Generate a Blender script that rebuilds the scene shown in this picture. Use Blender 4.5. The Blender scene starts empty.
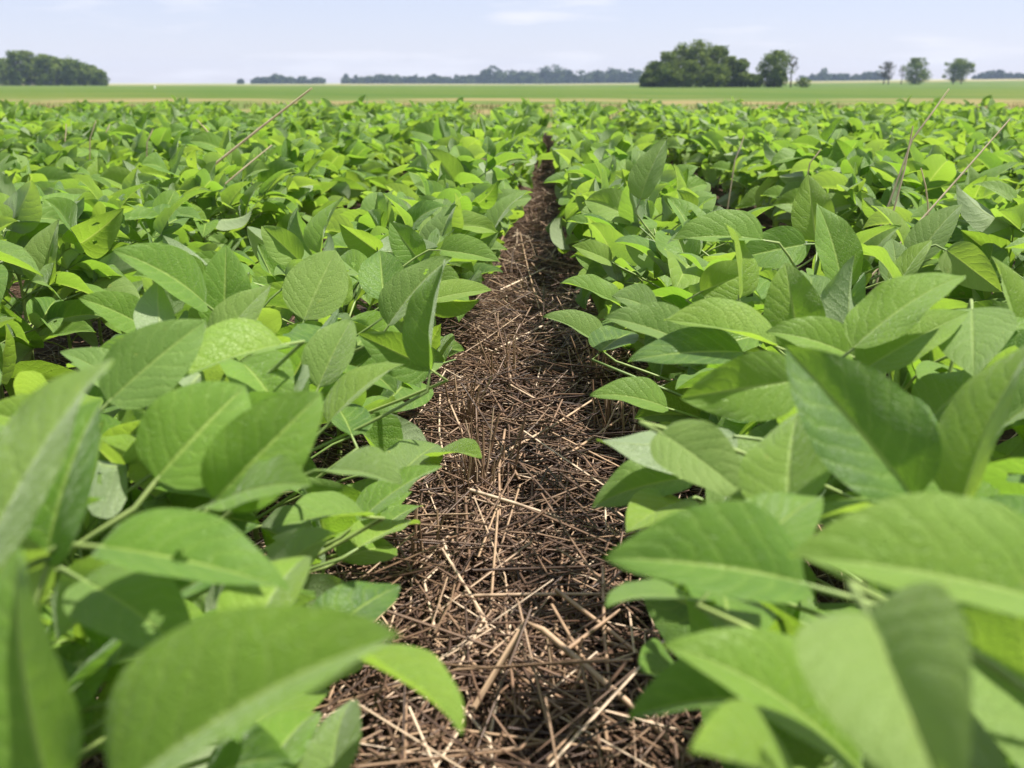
import bpy, math, random
import numpy as np
from mathutils import Vector, Matrix, Quaternion, noise

random.seed(7)
rng = np.random.default_rng(7)
R = math.radians
SC = bpy.context.scene
COL = SC.collection

# ------------------------------------------------------------------ camera
FPX = 1024.0                       # focal length in pixels of a 1024 wide frame
CAM = Vector((0.012, 0.0, 0.60))
PITCH = math.atan(302 / FPX)
YAW = math.atan(38 / FPX * math.cos(PITCH))
cd = bpy.data.cameras.new('camera')
cd.sensor_width = 36.0
cd.lens = 36.0 * FPX / 1024
cd.clip_start = 0.01
cd.clip_end = 20000
cd.dof.use_dof = True
cd.dof.focus_distance = 1.7
cd.dof.aperture_fstop = 7.0
cam = bpy.data.objects.new('camera', cd)
COL.objects.link(cam)
cam.location = CAM
cam.rotation_euler = (math.pi / 2 - PITCH, 0, YAW)
SC.camera = cam

# ------------------------------------------------------------------ light
SUN_EL, SUN_AZ = R(65), R(74)      # azimuth clockwise from +Y (the view direction)
SUN_DIR = Vector((math.sin(SUN_AZ) * math.cos(SUN_EL), math.cos(SUN_AZ) * math.cos(SUN_EL), math.sin(SUN_EL)))
W = bpy.data.worlds.new('World')
SC.world = W
W.use_nodes = True
nt = W.node_tree
bg = nt.nodes['Background']
sky = nt.nodes.new('ShaderNodeTexSky')
sky.sky_type = 'NISHITA'
sky.sun_disc = False
sky.sun_elevation = SUN_EL
sky.sun_rotation = SUN_AZ
sky.altitude = 200
sky.air_density = 1.0
sky.dust_density = 0.35
sky.ozone_density = 6.0
tc = nt.nodes.new('ShaderNodeTexCoord')
mp = nt.nodes.new('ShaderNodeMapping'); mp.inputs['Scale'].default_value = (3.0, 3.0, 22.0)
cn = nt.nodes.new('ShaderNodeTexNoise'); cn.inputs['Scale'].default_value = 2.2; cn.inputs['Detail'].default_value = 6
cr = nt.nodes.new('ShaderNodeValToRGB')
cr.color_ramp.elements[0].position = 0.55; cr.color_ramp.elements[0].color = (0, 0, 0, 1)
cr.color_ramp.elements[1].position = 0.80; cr.color_ramp.elements[1].color = (0.85, 0.85, 0.85, 1)
mx = nt.nodes.new('ShaderNodeMix'); mx.data_type = 'RGBA'
mx.inputs[7].default_value = (5.8, 6.7, 6.7, 1)
nt.links.new(tc.outputs['Generated'], mp.inputs['Vector'])
nt.links.new(mp.outputs['Vector'], cn.inputs['Vector'])
nt.links.new(cn.outputs['Fac'], cr.inputs['Fac'])
nt.links.new(cr.outputs['Color'], mx.inputs[0])
veil = nt.nodes.new('ShaderNodeMix'); veil.data_type = 'RGBA'; veil.inputs[0].default_value = 0.62
veil.inputs[7].default_value = (4.35, 5.25, 5.95, 1)
nt.links.new(sky.outputs['Color'], veil.inputs[6])
nt.links.new(veil.outputs[2], mx.inputs[6])
tint = nt.nodes.new('ShaderNodeMix'); tint.data_type = 'RGBA'; tint.blend_type = 'MULTIPLY'; tint.inputs[0].default_value = 1.0
tint.inputs[7].default_value = (1.075, 0.925, 0.985, 1)
nt.links.new(mx.outputs[2], tint.inputs[6])
nt.links.new(tint.outputs[2], bg.inputs['Color'])
bg.inputs['Strength'].default_value = 0.076
sd = bpy.data.lights.new('sun', 'SUN')
sd.energy = 5.0
sd.angle = R(1.5)
sd.color = (1.0, 0.95, 0.86)
sun = bpy.data.objects.new('sun', sd)
COL.objects.link(sun)
sun.rotation_euler = SUN_DIR.to_track_quat('Z', 'Y').to_euler()
SC.view_settings.view_transform = 'Standard'
SC.view_settings.look = 'None'
SC.view_settings.exposure = 1.1
SC.view_settings.gamma = 1
SC.view_settings.use_curve_mapping = False
SC.cycles.max_bounces = 8
SC.cycles.transmission_bounces = 6
SC.cycles.volume_bounces = 0
SC.cycles.sample_clamp_indirect = 6

# ------------------------------------------------------------------ projection helpers (real positions from the photograph)
cF = Vector((-math.sin(YAW) * math.cos(PITCH), math.cos(YAW) * math.cos(PITCH), -math.sin(PITCH)))
cR = Vector((math.cos(YAW), math.sin(YAW), 0))
cU = cR.cross(cF)
def ray(px, py):
    return cF + cR * ((px - 512) / FPX) + cU * ((384 - py) / FPX)
def at_depth(px, py, d):
    return CAM + ray(px, py) * d
def at_z(px, py, z):
    r = ray(px, py)
    return CAM + r * ((z - CAM.z) / r.z)
def at_y(px, py, y):
    r = ray(px, py)
    return CAM + r * ((y - CAM.y) / r.y)
def proj(p):
    v = p - CAM
    d = v.dot(cF)
    if d < 0.02:
        return (-9999, -9999, d)
    return (512 + FPX * v.dot(cR) / d, 384 - FPX * v.dot(cU) / d, d)
def inside(poly, x, y):
    c = False
    j = len(poly) - 1
    for i in range(len(poly)):
        xi, yi = poly[i]; xj, yj = poly[j]
        if (yi > y) != (yj > y) and x < (xj - xi) * (y - yi) / (yj - yi) + xi:
            c = not c
        j = i
    return c

def tag(o, label=None, cat=None, group=None, kind=None):
    if label: o['label'] = label
    if cat: o['category'] = cat
    if group: o['group'] = group
    if kind: o['kind'] = kind
    return o
def link(o, parent=None):
    COL.objects.link(o)
    if parent is not None:
        o.parent = parent
    return o
def empty(name, loc):
    o = bpy.data.objects.new(name, None)
    o.empty_display_size = 0.05
    o.location = loc
    return link(o)

def np_mesh(name, verts, faces, mat, smooth=True, uv=None, attr=None):
    """faces: (n,k) int array, uv: (n*k,2) per loop, attr: dict of per vertex floats"""
    me = bpy.data.meshes.new(name)
    verts = np.asarray(verts, dtype=np.float32); faces = np.asarray(faces, dtype=np.int32)
    n, k = faces.shape
    me.vertices.add(len(verts)); me.vertices.foreach_set('co', verts.ravel())
    me.loops.add(n * k); me.loops.foreach_set('vertex_index', faces.ravel())
    me.polygons.add(n)
    me.polygons.foreach_set('loop_start', np.arange(0, n * k, k, dtype=np.int32))
    me.polygons.foreach_set('loop_total', np.full(n, k, dtype=np.int32))
    me.polygons.foreach_set('use_smooth', np.full(n, smooth, dtype=bool))
    if uv is not None:
        l = me.uv_layers.new(name='UVMap')
        l.data.foreach_set('uv', np.asarray(uv, dtype=np.float32).ravel())
    for a, v in (attr or {}).items():
        at = me.attributes.new(a, 'FLOAT', 'POINT')
        at.data.foreach_set('value', np.asarray(v, dtype=np.float32))
    me.materials.append(mat)
    me.update(calc_edges=True)
    me.validate()
    return me

# ------------------------------------------------------------------ materials
class NT:
    def __init__(s, name):
        s.m = bpy.data.materials.new(name); s.m.use_nodes = True
        s.t = s.m.node_tree
        s.b = s.t.nodes['Principled BSDF']; s.o = s.t.nodes['Material Output']
    def n(s, typ, **kw):
        x = s.t.nodes.new(typ)
        for k, v in kw.items(): setattr(x, k, v)
        return x
    def l(s, a, b): s.t.links.new(a, b)
    def val(s, sock, v):
        if hasattr(v, 'is_linked') or hasattr(v, 'links'): s.l(v, sock)
        else: sock.default_value = v
    def math(s, op, a, b=0.0, clamp=False):
        x = s.n('ShaderNodeMath', operation=op, use_clamp=clamp)
        s.val(x.inputs[0], a); s.val(x.inputs[1], b)
        return x.outputs[0]
    def mix(s, f, a, b):
        x = s.n('ShaderNodeMix', data_type='RGBA')
        s.val(x.inputs[0], f); s.val(x.inputs[6], a); s.val(x.inputs[7], b)
        return x.outputs[2]
    def step(s, x, lo, hi):
        r = s.n('ShaderNodeMapRange', interpolation_type='SMOOTHSTEP')
        s.val(r.inputs[0], x); r.inputs[1].default_value = lo; r.inputs[2].default_value = hi
        return r.outputs[0]
    def noise(s, scale, detail=3, vec=None, rough=0.5):
        x = s.n('ShaderNodeTexNoise'); x.inputs['Scale'].default_value = scale
        x.inputs['Detail'].default_value = detail; x.inputs['Roughness'].default_value = rough
        if vec is not None: s.l(vec, x.inputs['Vector'])
        return x.outputs['Fac']
    def rand(s):
        """one random number per leaf: per object, and per piece inside a joined mass"""
        oi = s.n('ShaderNodeObjectInfo'); a = s.n('ShaderNodeAttribute', attribute_name='rnd')
        return s.math('FRACT', s.math('ADD', oi.outputs['Random'], a.outputs['Fac']))
    def ramp(s, f, stops):
        r = s.n('ShaderNodeValToRGB')
        e = r.color_ramp.elements
        e[0].position, e[0].color = stops[0][0], (*stops[0][1], 1)
        e[1].position, e[1].color = stops[-1][0], (*stops[-1][1], 1)
        for p, c in stops[1:-1]:
            x = e.new(p); x.color = (*c, 1)
        s.l(f, r.inputs['Fac'])
        return r.outputs['Color']

def mat_leaf():
    k = NT('soybean_leaf')
    uvn = k.n('ShaderNodeUVMap'); sx = k.n('ShaderNodeSeparateXYZ'); k.l(uvn.outputs['UV'], sx.inputs[0])
    u, v = sx.outputs[0], sx.outputs[1]
    au = k.math('ABSOLUTE', k.math('SUBTRACT', k.math('MULTIPLY', u, 2.0), 1.0))     # 0 at the midrib, 1 at the edge
    rnd = k.rand()
    rnd2 = k.math('FRACT', k.math('MULTIPLY', rnd, 7.31))
    # lateral veins run forward from the midrib
    s = k.math('MULTIPLY', k.math('SUBTRACT', v, k.math('MULTIPLY', k.math('POWER', au, 1.25), 0.27)), 7.3)
    uvr = k.n('ShaderNodeCombineXYZ'); k.l(u, uvr.inputs[0]); k.l(v, uvr.inputs[1]); k.l(k.math('MULTIPLY', rnd, 19.0), uvr.inputs[2])
    s = k.math('ADD', s, k.math('MULTIPLY', k.math('SUBTRACT', k.noise(3.5, 2, uvr.outputs[0]), 0.5), 1.3))
    tri = k.math('ABSOLUTE', k.math('SUBTRACT', k.math('FRACT', s), 0.5))          # 0.5 on the vein
    lat = k.step(tri, 0.42, 0.495)
    latsoft = k.step(tri, 0.15, 0.5)
    mid = k.math('SUBTRACT', 1.0, k.step(au, 0.015, 0.075))
    vein = k.math('MAXIMUM', mid, k.math('MULTIPLY', lat, 0.27))
    comb = k.n('ShaderNodeCombineXYZ'); k.l(u, comb.inputs[0]); k.l(v, comb.inputs[1]); k.l(k.math('MULTIPLY', rnd, 37.0), comb.inputs[2])
    n1 = k.noise(3.0, 4, comb.outputs[0]); n2 = k.noise(42.0, 3, comb.outputs[0])
    vo = k.n('ShaderNodeTexVoronoi', feature='DISTANCE_TO_EDGE'); vo.inputs['Scale'].default_value = 26
    k.l(comb.outputs[0], vo.inputs['Vector'])
    net = k.math('SUBTRACT', 1.0, k.step(vo.outputs['Distance'], 0.0, 0.10))
    tone = k.n('ShaderNodeAttribute', attribute_name='tone').outputs['Fac']      # shade and glow of standout leaves put into the colour
    leaf_tone = k.math('ADD', rnd, tone, True)
    top = k.ramp(leaf_tone, [(0.0, LEAF[0]), (0.45, LEAF[1]), (0.8, LEAF[2]), (1.0, LEAF[3])])
    top = k.mix(k.step(n1, 0.35, 0.75), top, k.mix(0.5, top, (0.16, 0.29, 0.03, 1)))
    top = k.mix(k.math('MULTIPLY', net, 0.32), top, (0.17, 0.30, 0.05, 1))
    top = k.mix(k.math('MULTIPLY', latsoft, 0.14), top, (0.20, 0.32, 0.045, 1))
    top = k.mix(k.math('MULTIPLY', vein, 0.75), top, (0.30, 0.42, 0.09, 1))
    pale = k.math('MULTIPLY', k.step(rnd2, 0.50, 0.95), 0.55)
    top = k.mix(pale, top, (0.19, 0.27, 0.085, 1))
    spot = k.math('MULTIPLY', k.step(k.noise(9.0, 2, comb.outputs[0]), 0.70, 0.76), k.step(rnd2, 0.55, 0.6))
    top = k.mix(k.math('MULTIPLY', spot, 0.55), top, (0.30, 0.33, 0.07, 1))
    under = k.mix(k.math('MULTIPLY', vein, 0.6), k.mix(rnd2, (0.22, 0.30, 0.14, 1), (0.30, 0.37, 0.21, 1)), (0.36, 0.45, 0.18, 1))
    geo = k.n('ShaderNodeNewGeometry')
    col = k.mix(geo.outputs['Backfacing'], top, under)
    k.l(col, k.b.inputs['Base Color'])
    k.val(k.b.inputs['Roughness'], k.math('ADD', k.math('ADD', 0.36, k.math('MULTIPLY', rnd2, 0.16)), k.math('MULTIPLY', n2, 0.24)))
    k.b.inputs['Specular IOR Level'].default_value = 0.34
    k.b.inputs['Sheen Weight'].default_value = 0.34
    k.b.inputs['Sheen Roughness'].default_value = 0.35
    k.b.inputs['Sheen Tint'].default_value = (0.9, 1.0, 0.85, 1)
    h = k.math('ADD', k.math('MULTIPLY', vein, -0.9), k.math('MULTIPLY', n2, 0.35))
    h = k.math('SUBTRACT', h, k.math('MULTIPLY', latsoft, 0.35))
    h = k.math('SUBTRACT', h, k.math('MULTIPLY', net, 0.6))
    bmp = k.n('ShaderNodeBump'); bmp.inputs['Strength'].default_value = 0.55; bmp.inputs['Distance'].default_value = 0.0016
    k.l(h, bmp.inputs['Height']); k.l(bmp.outputs[0], k.b.inputs['Normal'])
    tr = k.n('ShaderNodeBsdfTranslucent')
    trc = k.mix(k.math('MULTIPLY', vein, 0.5), k.mix(rnd, (0.23, 0.44, 0.03, 1), (0.37, 0.55, 0.05, 1)), (0.55, 0.66, 0.14, 1))
    k.l(trc, tr.inputs['Color']); k.l(bmp.outputs[0], tr.inputs['Normal'])
    ms = k.n('ShaderNodeMixShader'); ms.inputs[0].default_value = TRANSL
    k.l(k.b.outputs[0], ms.inputs[1]); k.l(tr.outputs[0], ms.inputs[2]); k.l(ms.outputs[0], k.o.inputs['Surface'])
    return k.m
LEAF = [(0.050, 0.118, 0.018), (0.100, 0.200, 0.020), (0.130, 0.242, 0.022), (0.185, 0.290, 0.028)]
TRANSL = 0.42

def mat_simple(name, c0, c1, scale=30, rough=0.6, bump=0.3, dist=0.002, transl=0.0, per=0.6, spec=0.4):
    k = NT(name)
    co = k.n('ShaderNodeTexCoord').outputs['Object']
    f = k.noise(scale, 4, co)
    r = k.rand()
    f2 = k.math('ADD', k.math('MULTIPLY', f, 1 - per), k.math('MULTIPLY', r, per))
    col = k.mix(k.step(f2, 0.2, 0.8), (*c0, 1), (*c1, 1))
    k.l(col, k.b.inputs['Base Color'])
    k.b.inputs['Roughness'].default_value = rough
    k.b.inputs['Specular IOR Level'].default_value = spec
    b = k.n('ShaderNodeBump'); b.inputs['Strength'].default_value = bump; b.inputs['Distance'].default_value = dist
    k.l(f, b.inputs['Height']); k.l(b.outputs[0], k.b.inputs['Normal'])
    if transl:
        tr = k.n('ShaderNodeBsdfTranslucent'); k.l(col, tr.inputs['Color'])
        ms = k.n('ShaderNodeMixShader'); ms.inputs[0].default_value = transl
        k.l(k.b.outputs[0], ms.inputs[1]); k.l(tr.outputs[0], ms.inputs[2]); k.l(ms.outputs[0], k.o.inputs['Surface'])
    return k.m

def mat_straw():
    k = NT('dry_straw')
    r = k.n('ShaderNodeAttribute', attribute_name='rnd').outputs['Fac']
    col = k.ramp(r, [(0.0, (0.040, 0.022, 0.016)), (0.26, (0.105, 0.060, 0.038)), (0.62, (0.20, 0.122, 0.076)), (0.85, (0.38, 0.255, 0.160)), (1.0, (0.62, 0.49, 0.36))])
    co = k.n('ShaderNodeTexCoord').outputs['Object']
    f = k.noise(60, 3, co)
    col = k.mix(k.math('MULTIPLY', k.step(f, 0.45, 0.75), 0.55), col, (0.075, 0.045, 0.03, 1))
    k.l(col, k.b.inputs['Base Color'])
    k.b.inputs['Roughness'].default_value = 0.45
    k.b.inputs['Specular IOR Level'].default_value = 0.45
    return k.m

def mat_ground():
    k = NT('field_soil_and_far_fields')
    co = k.n('ShaderNodeTexCoord').outputs['Object']
    sx = k.n('ShaderNodeSeparateXYZ'); k.l(co, sx.inputs[0])
    X, Y = sx.outputs[0], sx.outputs[1]
    fine = k.noise(45, 6, co, 0.65); crumb = k.noise(180, 3, co); big = k.noise(0.06, 4, co); wide = k.noise(0.008, 4, co)
    soil = k.mix(k.step(fine, 0.3, 0.75), (0.030, 0.019, 0.013, 1), (0.085, 0.054, 0.036, 1))
    soil = k.mix(k.math('MULTIPLY', k.step(crumb, 0.6, 0.75), 0.5), soil, (0.15, 0.10, 0.065, 1))
    Yn = k.math('ADD', Y, k.math('MULTIPLY', k.math('SUBTRACT', big, 0.5), 14.0))
    grass = k.mix(k.step(k.noise(0.16, 5, co), 0.42, 0.60), (0.075, 0.115, 0.022, 1), (0.23, 0.165, 0.080, 1))
    grass = k.mix(k.math('MULTIPLY', k.noise(3.0, 4, co), 0.6), grass, (0.11, 0.14, 0.035, 1))
    crop = k.mix(k.step(wide, 0.35, 0.65), (0.046, 0.092, 0.010, 1), (0.062, 0.108, 0.013, 1))
    crop = k.mix(k.math('MULTIPLY', k.step(k.noise(0.05, 6, co, 0.6), 0.42, 0.68), 0.8), crop, (0.105, 0.128, 0.024, 1))
    stub = k.mix(k.noise(0.03, 4, co), (0.14, 0.145, 0.055, 1), (0.23, 0.20, 0.095, 1))
    farg = k.mix(k.step(k.noise(0.004, 3, co), 0.45, 0.55), (0.12, 0.18, 0.06, 1), (0.33, 0.29, 0.16, 1))
    c = k.mix(k.step(Y, 11.6, 13.2), soil, grass)
    c = k.mix(k.step(Yn, 42, 50), c, crop)
    # a bleached stubble field behind the crop, in front of the woods
    Yd = k.math('SUBTRACT', Y, k.math('MULTIPLY', X, 0.42))
    c = k.mix(k.step(Yd, 565, 600), c, stub)
    c = k.mix(k.step(Y, 900, 1100), c, farg)
    k.l(c, k.b.inputs['Base Color'])
    k.b.inputs['Roughness'].default_value = 0.95
    k.b.inputs['Specular IOR Level'].default_value = 0.15
    b = k.n('ShaderNodeBump'); b.inputs['Strength'].default_value = 0.8; b.inputs['Distance'].default_value = 0.012
    k.l(fine, b.inputs['Height']); k.l(b.outputs[0], k.b.inputs['Normal'])
    return k.m

M_LEAF = mat_leaf()
M_STEM = mat_simple('green_stem', (0.13, 0.20, 0.05), (0.26, 0.33, 0.10), 80, 0.5, 0.2, 0.0006, 0.0, 0.5)
M_STRAW = mat_straw()
M_PALE = mat_simple('bleached_stalk', (0.52, 0.43, 0.26), (0.74, 0.65, 0.44), 40, 0.5, 0.0, 0.0005, 0.45, 0.3)
M_GROUND = mat_ground()
M_FLOWER = mat_simple('purple_petal', (0.30, 0.09, 0.42), (0.48, 0.22, 0.62), 200, 0.5, 0.1, 0.0005, 0.25)
M_BARK = mat_simple('tree_bark', (0.05, 0.038, 0.028), (0.11, 0.085, 0.06), 3, 0.9, 0.8, 0.05)
M_CROWN = mat_simple('tree_foliage', (0.066, 0.112, 0.016), (0.185, 0.240, 0.036), 0.35, 0.7, 0.0, 0.05, 0.25, 0.45, 0.1)
M_FAR = mat_simple('far_tree_foliage', (0.026, 0.045, 0.014), (0.070, 0.095, 0.026), 0.2, 0.8, 0.0, 0.05, 0.15, 0.45, 0.1)
M_CROWN2 = mat_simple('dry_tree_foliage', (0.060, 0.060, 0.030), (0.115, 0.110, 0.055), 0.4, 0.7, 0.0, 0.05, 0.2, 0.5, 0.1)
M_POST = mat_simple('white_painted_stake', (0.62, 0.62, 0.60), (0.80, 0.80, 0.78), 20, 0.6, 0.1, 0.002)

# ------------------------------------------------------------------ ground
def ss(x, a, b):
    t = np.clip((x - a) / (b - a), 0, 1)
    return t * t * (3 - 2 * t)
def ground_z(x, y):
    x = np.asarray(x, float); y = np.asarray(y, float)
    z = -0.0031 * np.clip(y - 20, 0, 280) - 0.0009 * np.clip(y - 300, 0, 900)
    z = z + 0.0100 * np.clip(x, 0, 1000) * ss(y, 250, 900)
    return z
gx = np.concatenate([-np.geomspace(1900, 3, 40), np.linspace(-2.6, 2.6, 90), np.geomspace(3, 1900, 40)])
gy = np.concatenate([[-300, -200, -100, -50, -12, -4, -1.5], np.linspace(-0.6, 6, 120), np.geomspace(6.15, 1900, 110)])
GX, GY = np.meshgrid(gx, gy)
GZ = ground_z(GX, GY)
near = (np.abs(GX) < 2.7) & (GY > -1) & (GY < 6.1)
bump = np.zeros_like(GZ)
for i, j in zip(*np.nonzero(near)):
    bump[i, j] = 0.012 * noise.noise(Vector((GX[i, j] * 5, GY[i, j] * 5, 0))) + 0.006 * noise.noise(Vector((GX[i, j] * 14, GY[i, j] * 14, 3)))
GZ = GZ + bump - 0.012 * near
nx, ny = len(gx), len(gy)
idx = np.arange(nx * ny).reshape(ny, nx)
gf = np.stack([idx[:-1, :-1], idx[:-1, 1:], idx[1:, 1:], idx[1:, :-1]], -1).reshape(-1, 4)
go = link(bpy.data.objects.new('ground', np_mesh('ground', np.stack([GX, GY, GZ], -1).reshape(-1, 3), gf, M_GROUND)))
tag(go, kind='structure')

# ------------------------------------------------------------------ leaf shapes
def leaf_arrays(nt_, nu, ratio=0.62, fold=0.3, droop=0.15, twist=0.0, wave=0.03, seed=0, tipcurl=0.0, skew=0.0, hole=None):
    """unit leaf: base at the origin, tip at y=1, upper side +z"""
    r = random.Random(seed)
    ph = [r.uniform(0, 6.28) for _ in range(4)]
    tt = np.linspace(0, 1, nt_ + 1)
    uu = np.linspace(-1, 1, 2 * nu + 1)
    uu = np.sign(uu) * np.abs(uu) ** 1.15
    T, U = np.meshgrid(tt, uu, indexing='ij')
    a, b = 0.52, 0.95
    pk = a / (a + b)
    prof = (T ** a * (1 - T) ** b) / (pk ** a * (1 - pk) ** b)
    hw = 0.5 * ratio * prof
    asym = 1 + skew * np.sign(U)
    x = U * hw * asym
    y = T * 1.0
    edge = np.abs(U) ** 2
    z = fold * np.abs(x) * (1 - 0.30 * np.abs(U)) * 1.9
    z = z + wave * edge * (np.sin(T * 9 + ph[0] + np.sign(U) * ph[1]) + 0.5 * np.sin(T * 17 + ph[2]))
    s = (T - 0.27 * np.abs(U) ** 1.25) * 7.3
    z = z - 0.0025 * np.cos(2 * np.pi * s + np.pi) * np.sqrt(np.abs(U)) * (1 - edge) * prof
    tw = twist * (T - 0.3)
    x, z = x * np.cos(tw) - z * np.sin(tw), x * np.sin(tw) + z * np.cos(tw)
    # bend along the length
    ang = -(droop * 2 * T + tipcurl * T ** 4)
    dy = np.cos(ang); dz = np.sin(ang)
    st = 1.0 / nt_
    cy = np.concatenate([np.zeros((1, T.shape[1])), np.cumsum(0.5 * (dy[1:] + dy[:-1]) * st, 0)])
    cz = np.concatenate([np.zeros((1, T.shape[1])), np.cumsum(0.5 * (dz[1:] + dz[:-1]) * st, 0)])
    yy = cy - z * np.sin(ang); zz = cz + z * np.cos(ang)
    V = np.stack([x, yy, zz], -1)
    # straighten: the tip stays on the y axis
    tip = V[-1, nu]
    an = math.atan2(tip[2], tip[1]); L = math.hypot(tip[1], tip[2])
    c, sn = math.cos(-an), math.sin(-an)
    V = np.stack([V[..., 0] / 1.0, (V[..., 1] * c - V[..., 2] * sn) / L, (V[..., 1] * sn + V[..., 2] * c) / L], -1)
    n = 2 * nu + 1
    ids = np.arange((nt_ + 1) * n).reshape(nt_ + 1, n)
    F = np.stack([ids[:-1, :-1], ids[:-1, 1:], ids[1:, 1:], ids[1:, :-1]], -1).reshape(-1, 4)
    UV = np.stack([(U + 1) / 2, T], -1).reshape(-1, 2)
    V = V.reshape(-1, 3)
    if hole is not None:
        keep = np.ones(len(F), bool)
        cu = UV[F].mean(1)
        for (hu, hv, hr) in hole:
            rr = np.hypot((cu[:, 0] - hu) * 0.8, cu[:, 1] - hv) + 0.012 * np.sin(np.arctan2(cu[:, 1] - hv, cu[:, 0] - hu) * 3)
            keep &= rr > hr
        F = F[keep]
    return V, F, UV
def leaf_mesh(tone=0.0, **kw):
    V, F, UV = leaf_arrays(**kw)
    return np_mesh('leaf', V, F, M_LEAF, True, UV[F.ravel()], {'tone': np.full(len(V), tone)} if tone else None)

LEAVES = []
for i in range(14):
    r = random.Random(100 + i)
    LEAVES.append(leaf_mesh(nt_=12, nu=5, ratio=r.uniform(0.52, 0.70), fold=r.uniform(0.08, 0.75), droop=r.uniform(-0.15, 0.45),
                            twist=r.uniform(-0.5, 0.5), wave=r.uniform(0.01, 0.032), seed=i, tipcurl=r.uniform(0, 0.5), skew=r.uniform(-0.1, 0.1),
                            hole={3: [(.7, .5, .07)], 7: [(.3, .62, .06), (.62, .35, .045)], 11: [(.93, .5, .12)]}.get(i)))
LOW = []
for i in range(8):
    r = random.Random(300 + i)
    LOW.append(leaf_arrays(nt_=5, nu=2, ratio=r.uniform(0.52, 0.70), fold=r.uniform(0.1, 0.7), droop=r.uniform(-0.1, 0.45),
                           twist=r.uniform(-0.5, 0.5), wave=0.015, seed=i))

def tube_arrays(pts, radii, sides=5):
    pts = [Vector(p) for p in pts]
    V, F = [], []
    up = Vector((0.31, 0.77, 0.55)).normalized()
    for i, p in enumerate(pts):
        d = (pts[min(i + 1, len(pts) - 1)] - pts[max(i - 1, 0)]).normalized()
        a = d.cross(up)
        if a.length < 1e-3: a = d.orthogonal()
        a.normalize(); b = d.cross(a)
        for k in range(sides):
            t = 2 * math.pi * k / sides
            V.append(p + (a * math.cos(t) + b * math.sin(t)) * radii[i])
    for i in range(len(pts) - 1):
        for k in range(sides):
            k2 = (k + 1) % sides
            F.append((i * sides + k, i * sides + k2, (i + 1) * sides + k2, (i + 1) * sides + k))
    return V, F
class TB:
    """joins several tubes into one mesh"""
    def __init__(s): s.V = []; s.F = []; s.rn = []
    def add(s, pts, radii, sides=5, rn=0.0):
        v, f = tube_arrays(pts, radii, sides)
        o = len(s.V); s.V += [tuple(x) for x in v]; s.F += [tuple(i + o for i in q) for q in f]; s.rn += [rn] * len(v)
    def mesh(s, name, mat): return np_mesh(name, s.V, s.F, mat, True, None, {'rnd': s.rn})
def bez(p0, p1, p2, n=5):
    return [p0 * (1 - t) ** 2 + p1 * 2 * t * (1 - t) + p2 * t * t for t in [i / n for i in range(n + 1)]]

def leaf_matrix(base, d, roll, L, upv=Vector((0, 0, 1))):
    y = d.normalized()
    x = y.cross(upv)
    if x.length < 1e-3: x = y.orthogonal()
    x.normalize(); z = x.cross(y)
    q = Quaternion(y, roll)
    x = q @ x; z = q @ z
    m = Matrix((x, y, z)).transposed().to_4x4()
    m = m @ Matrix.Scale(L, 4)
    m.translation = base
    return m

def dirv(az, el):
    return Vector((math.cos(az) * math.cos(el), math.sin(az) * math.cos(el), math.sin(el)))

# ------------------------------------------------------------------ plant patterns: stem, petioles, leaves
def plant_pattern(seed, H=0.235):
    r = random.Random(seed)
    lean = Vector((r.uniform(-0.03, 0.03), r.uniform(-0.03, 0.03), 0))
    stem_pts = [Vector((0, 0, -0.012)), lean * 0.3 + Vector((0, 0, H * 0.4)), lean + Vector((0, 0, H))]
    def on_stem(z):
        t = max(0, z / H)
        return lean * t ** 1.3 + Vector((0, 0, z))
    pets, leaves = [], []
    az0 = r.uniform(0, 6.28)
    N = 12
    for k in range(N):
        t = k / (N - 1)
        z = 0.045 + (H - 0.045) * t
        az = az0 + k * (math.pi * 0.87) + r.uniform(-0.5, 0.5)
        el = R(r.uniform(12, 34) + 24 * t)
        ln = r.uniform(0.13, 0.22) * (1.0 - 0.33 * t)
        p0 = on_stem(z)
        p2 = p0 + dirv(az, el) * ln
        p1 = p0 + dirv(az, el + 0.35) * ln * 0.55
        tdir = (p2 - p1).normalized()
        L0 = r.uniform(0.098, 0.152) * (0.82 + 0.18 * math.sin(math.pi * min(1, t * 0.9 + 0.15)))
        stalk = p2 + (tdir + Vector((0, 0, 0.1))).normalized() * 0.018
        pets.append([p0] + bez(p0, p1, p2, 4)[1:] + [stalk])
        azd = math.atan2(tdir.y, tdir.x)
        e0 = R(r.gauss(-8 + 30 * t, 28))
        leaves.append((leaf_matrix(stalk, dirv(azd + r.uniform(-.35, .35), e0), r.gauss(0, 0.6) + (2.1 if r.random() < .07 else 0), L0), r.randrange(14), z))
        for sgn in (-1, 1):
            e1 = R(r.gauss(-4 + 26 * t, 26))
            leaves.append((leaf_matrix(p2, dirv(azd + sgn * R(r.uniform(50, 88)), e1), r.gauss(sgn * 0.15, 0.65) + (sgn * 2.0 if r.random() < .08 else 0), L0 * r.uniform(0.84, 0.97)), r.randrange(14), z))
    # young leaves folded upward at the growing tip
    topp = on_stem(H)
    for q in range(3):
        leaves.append((leaf_matrix(topp + Vector((0, 0, 0.008)), dirv(az0 + q * 2.1, R(r.uniform(45, 75))), r.uniform(-.6, .6), r.uniform(0.045, 0.07)), r.randrange(14), H + 0.03))
    return dict(stem=stem_pts, pets=pets, leaves=leaves)
PATS = [plant_pattern(500 + i, 0.225 + 0.006 * (i % 4)) for i in range(9)]
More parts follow.
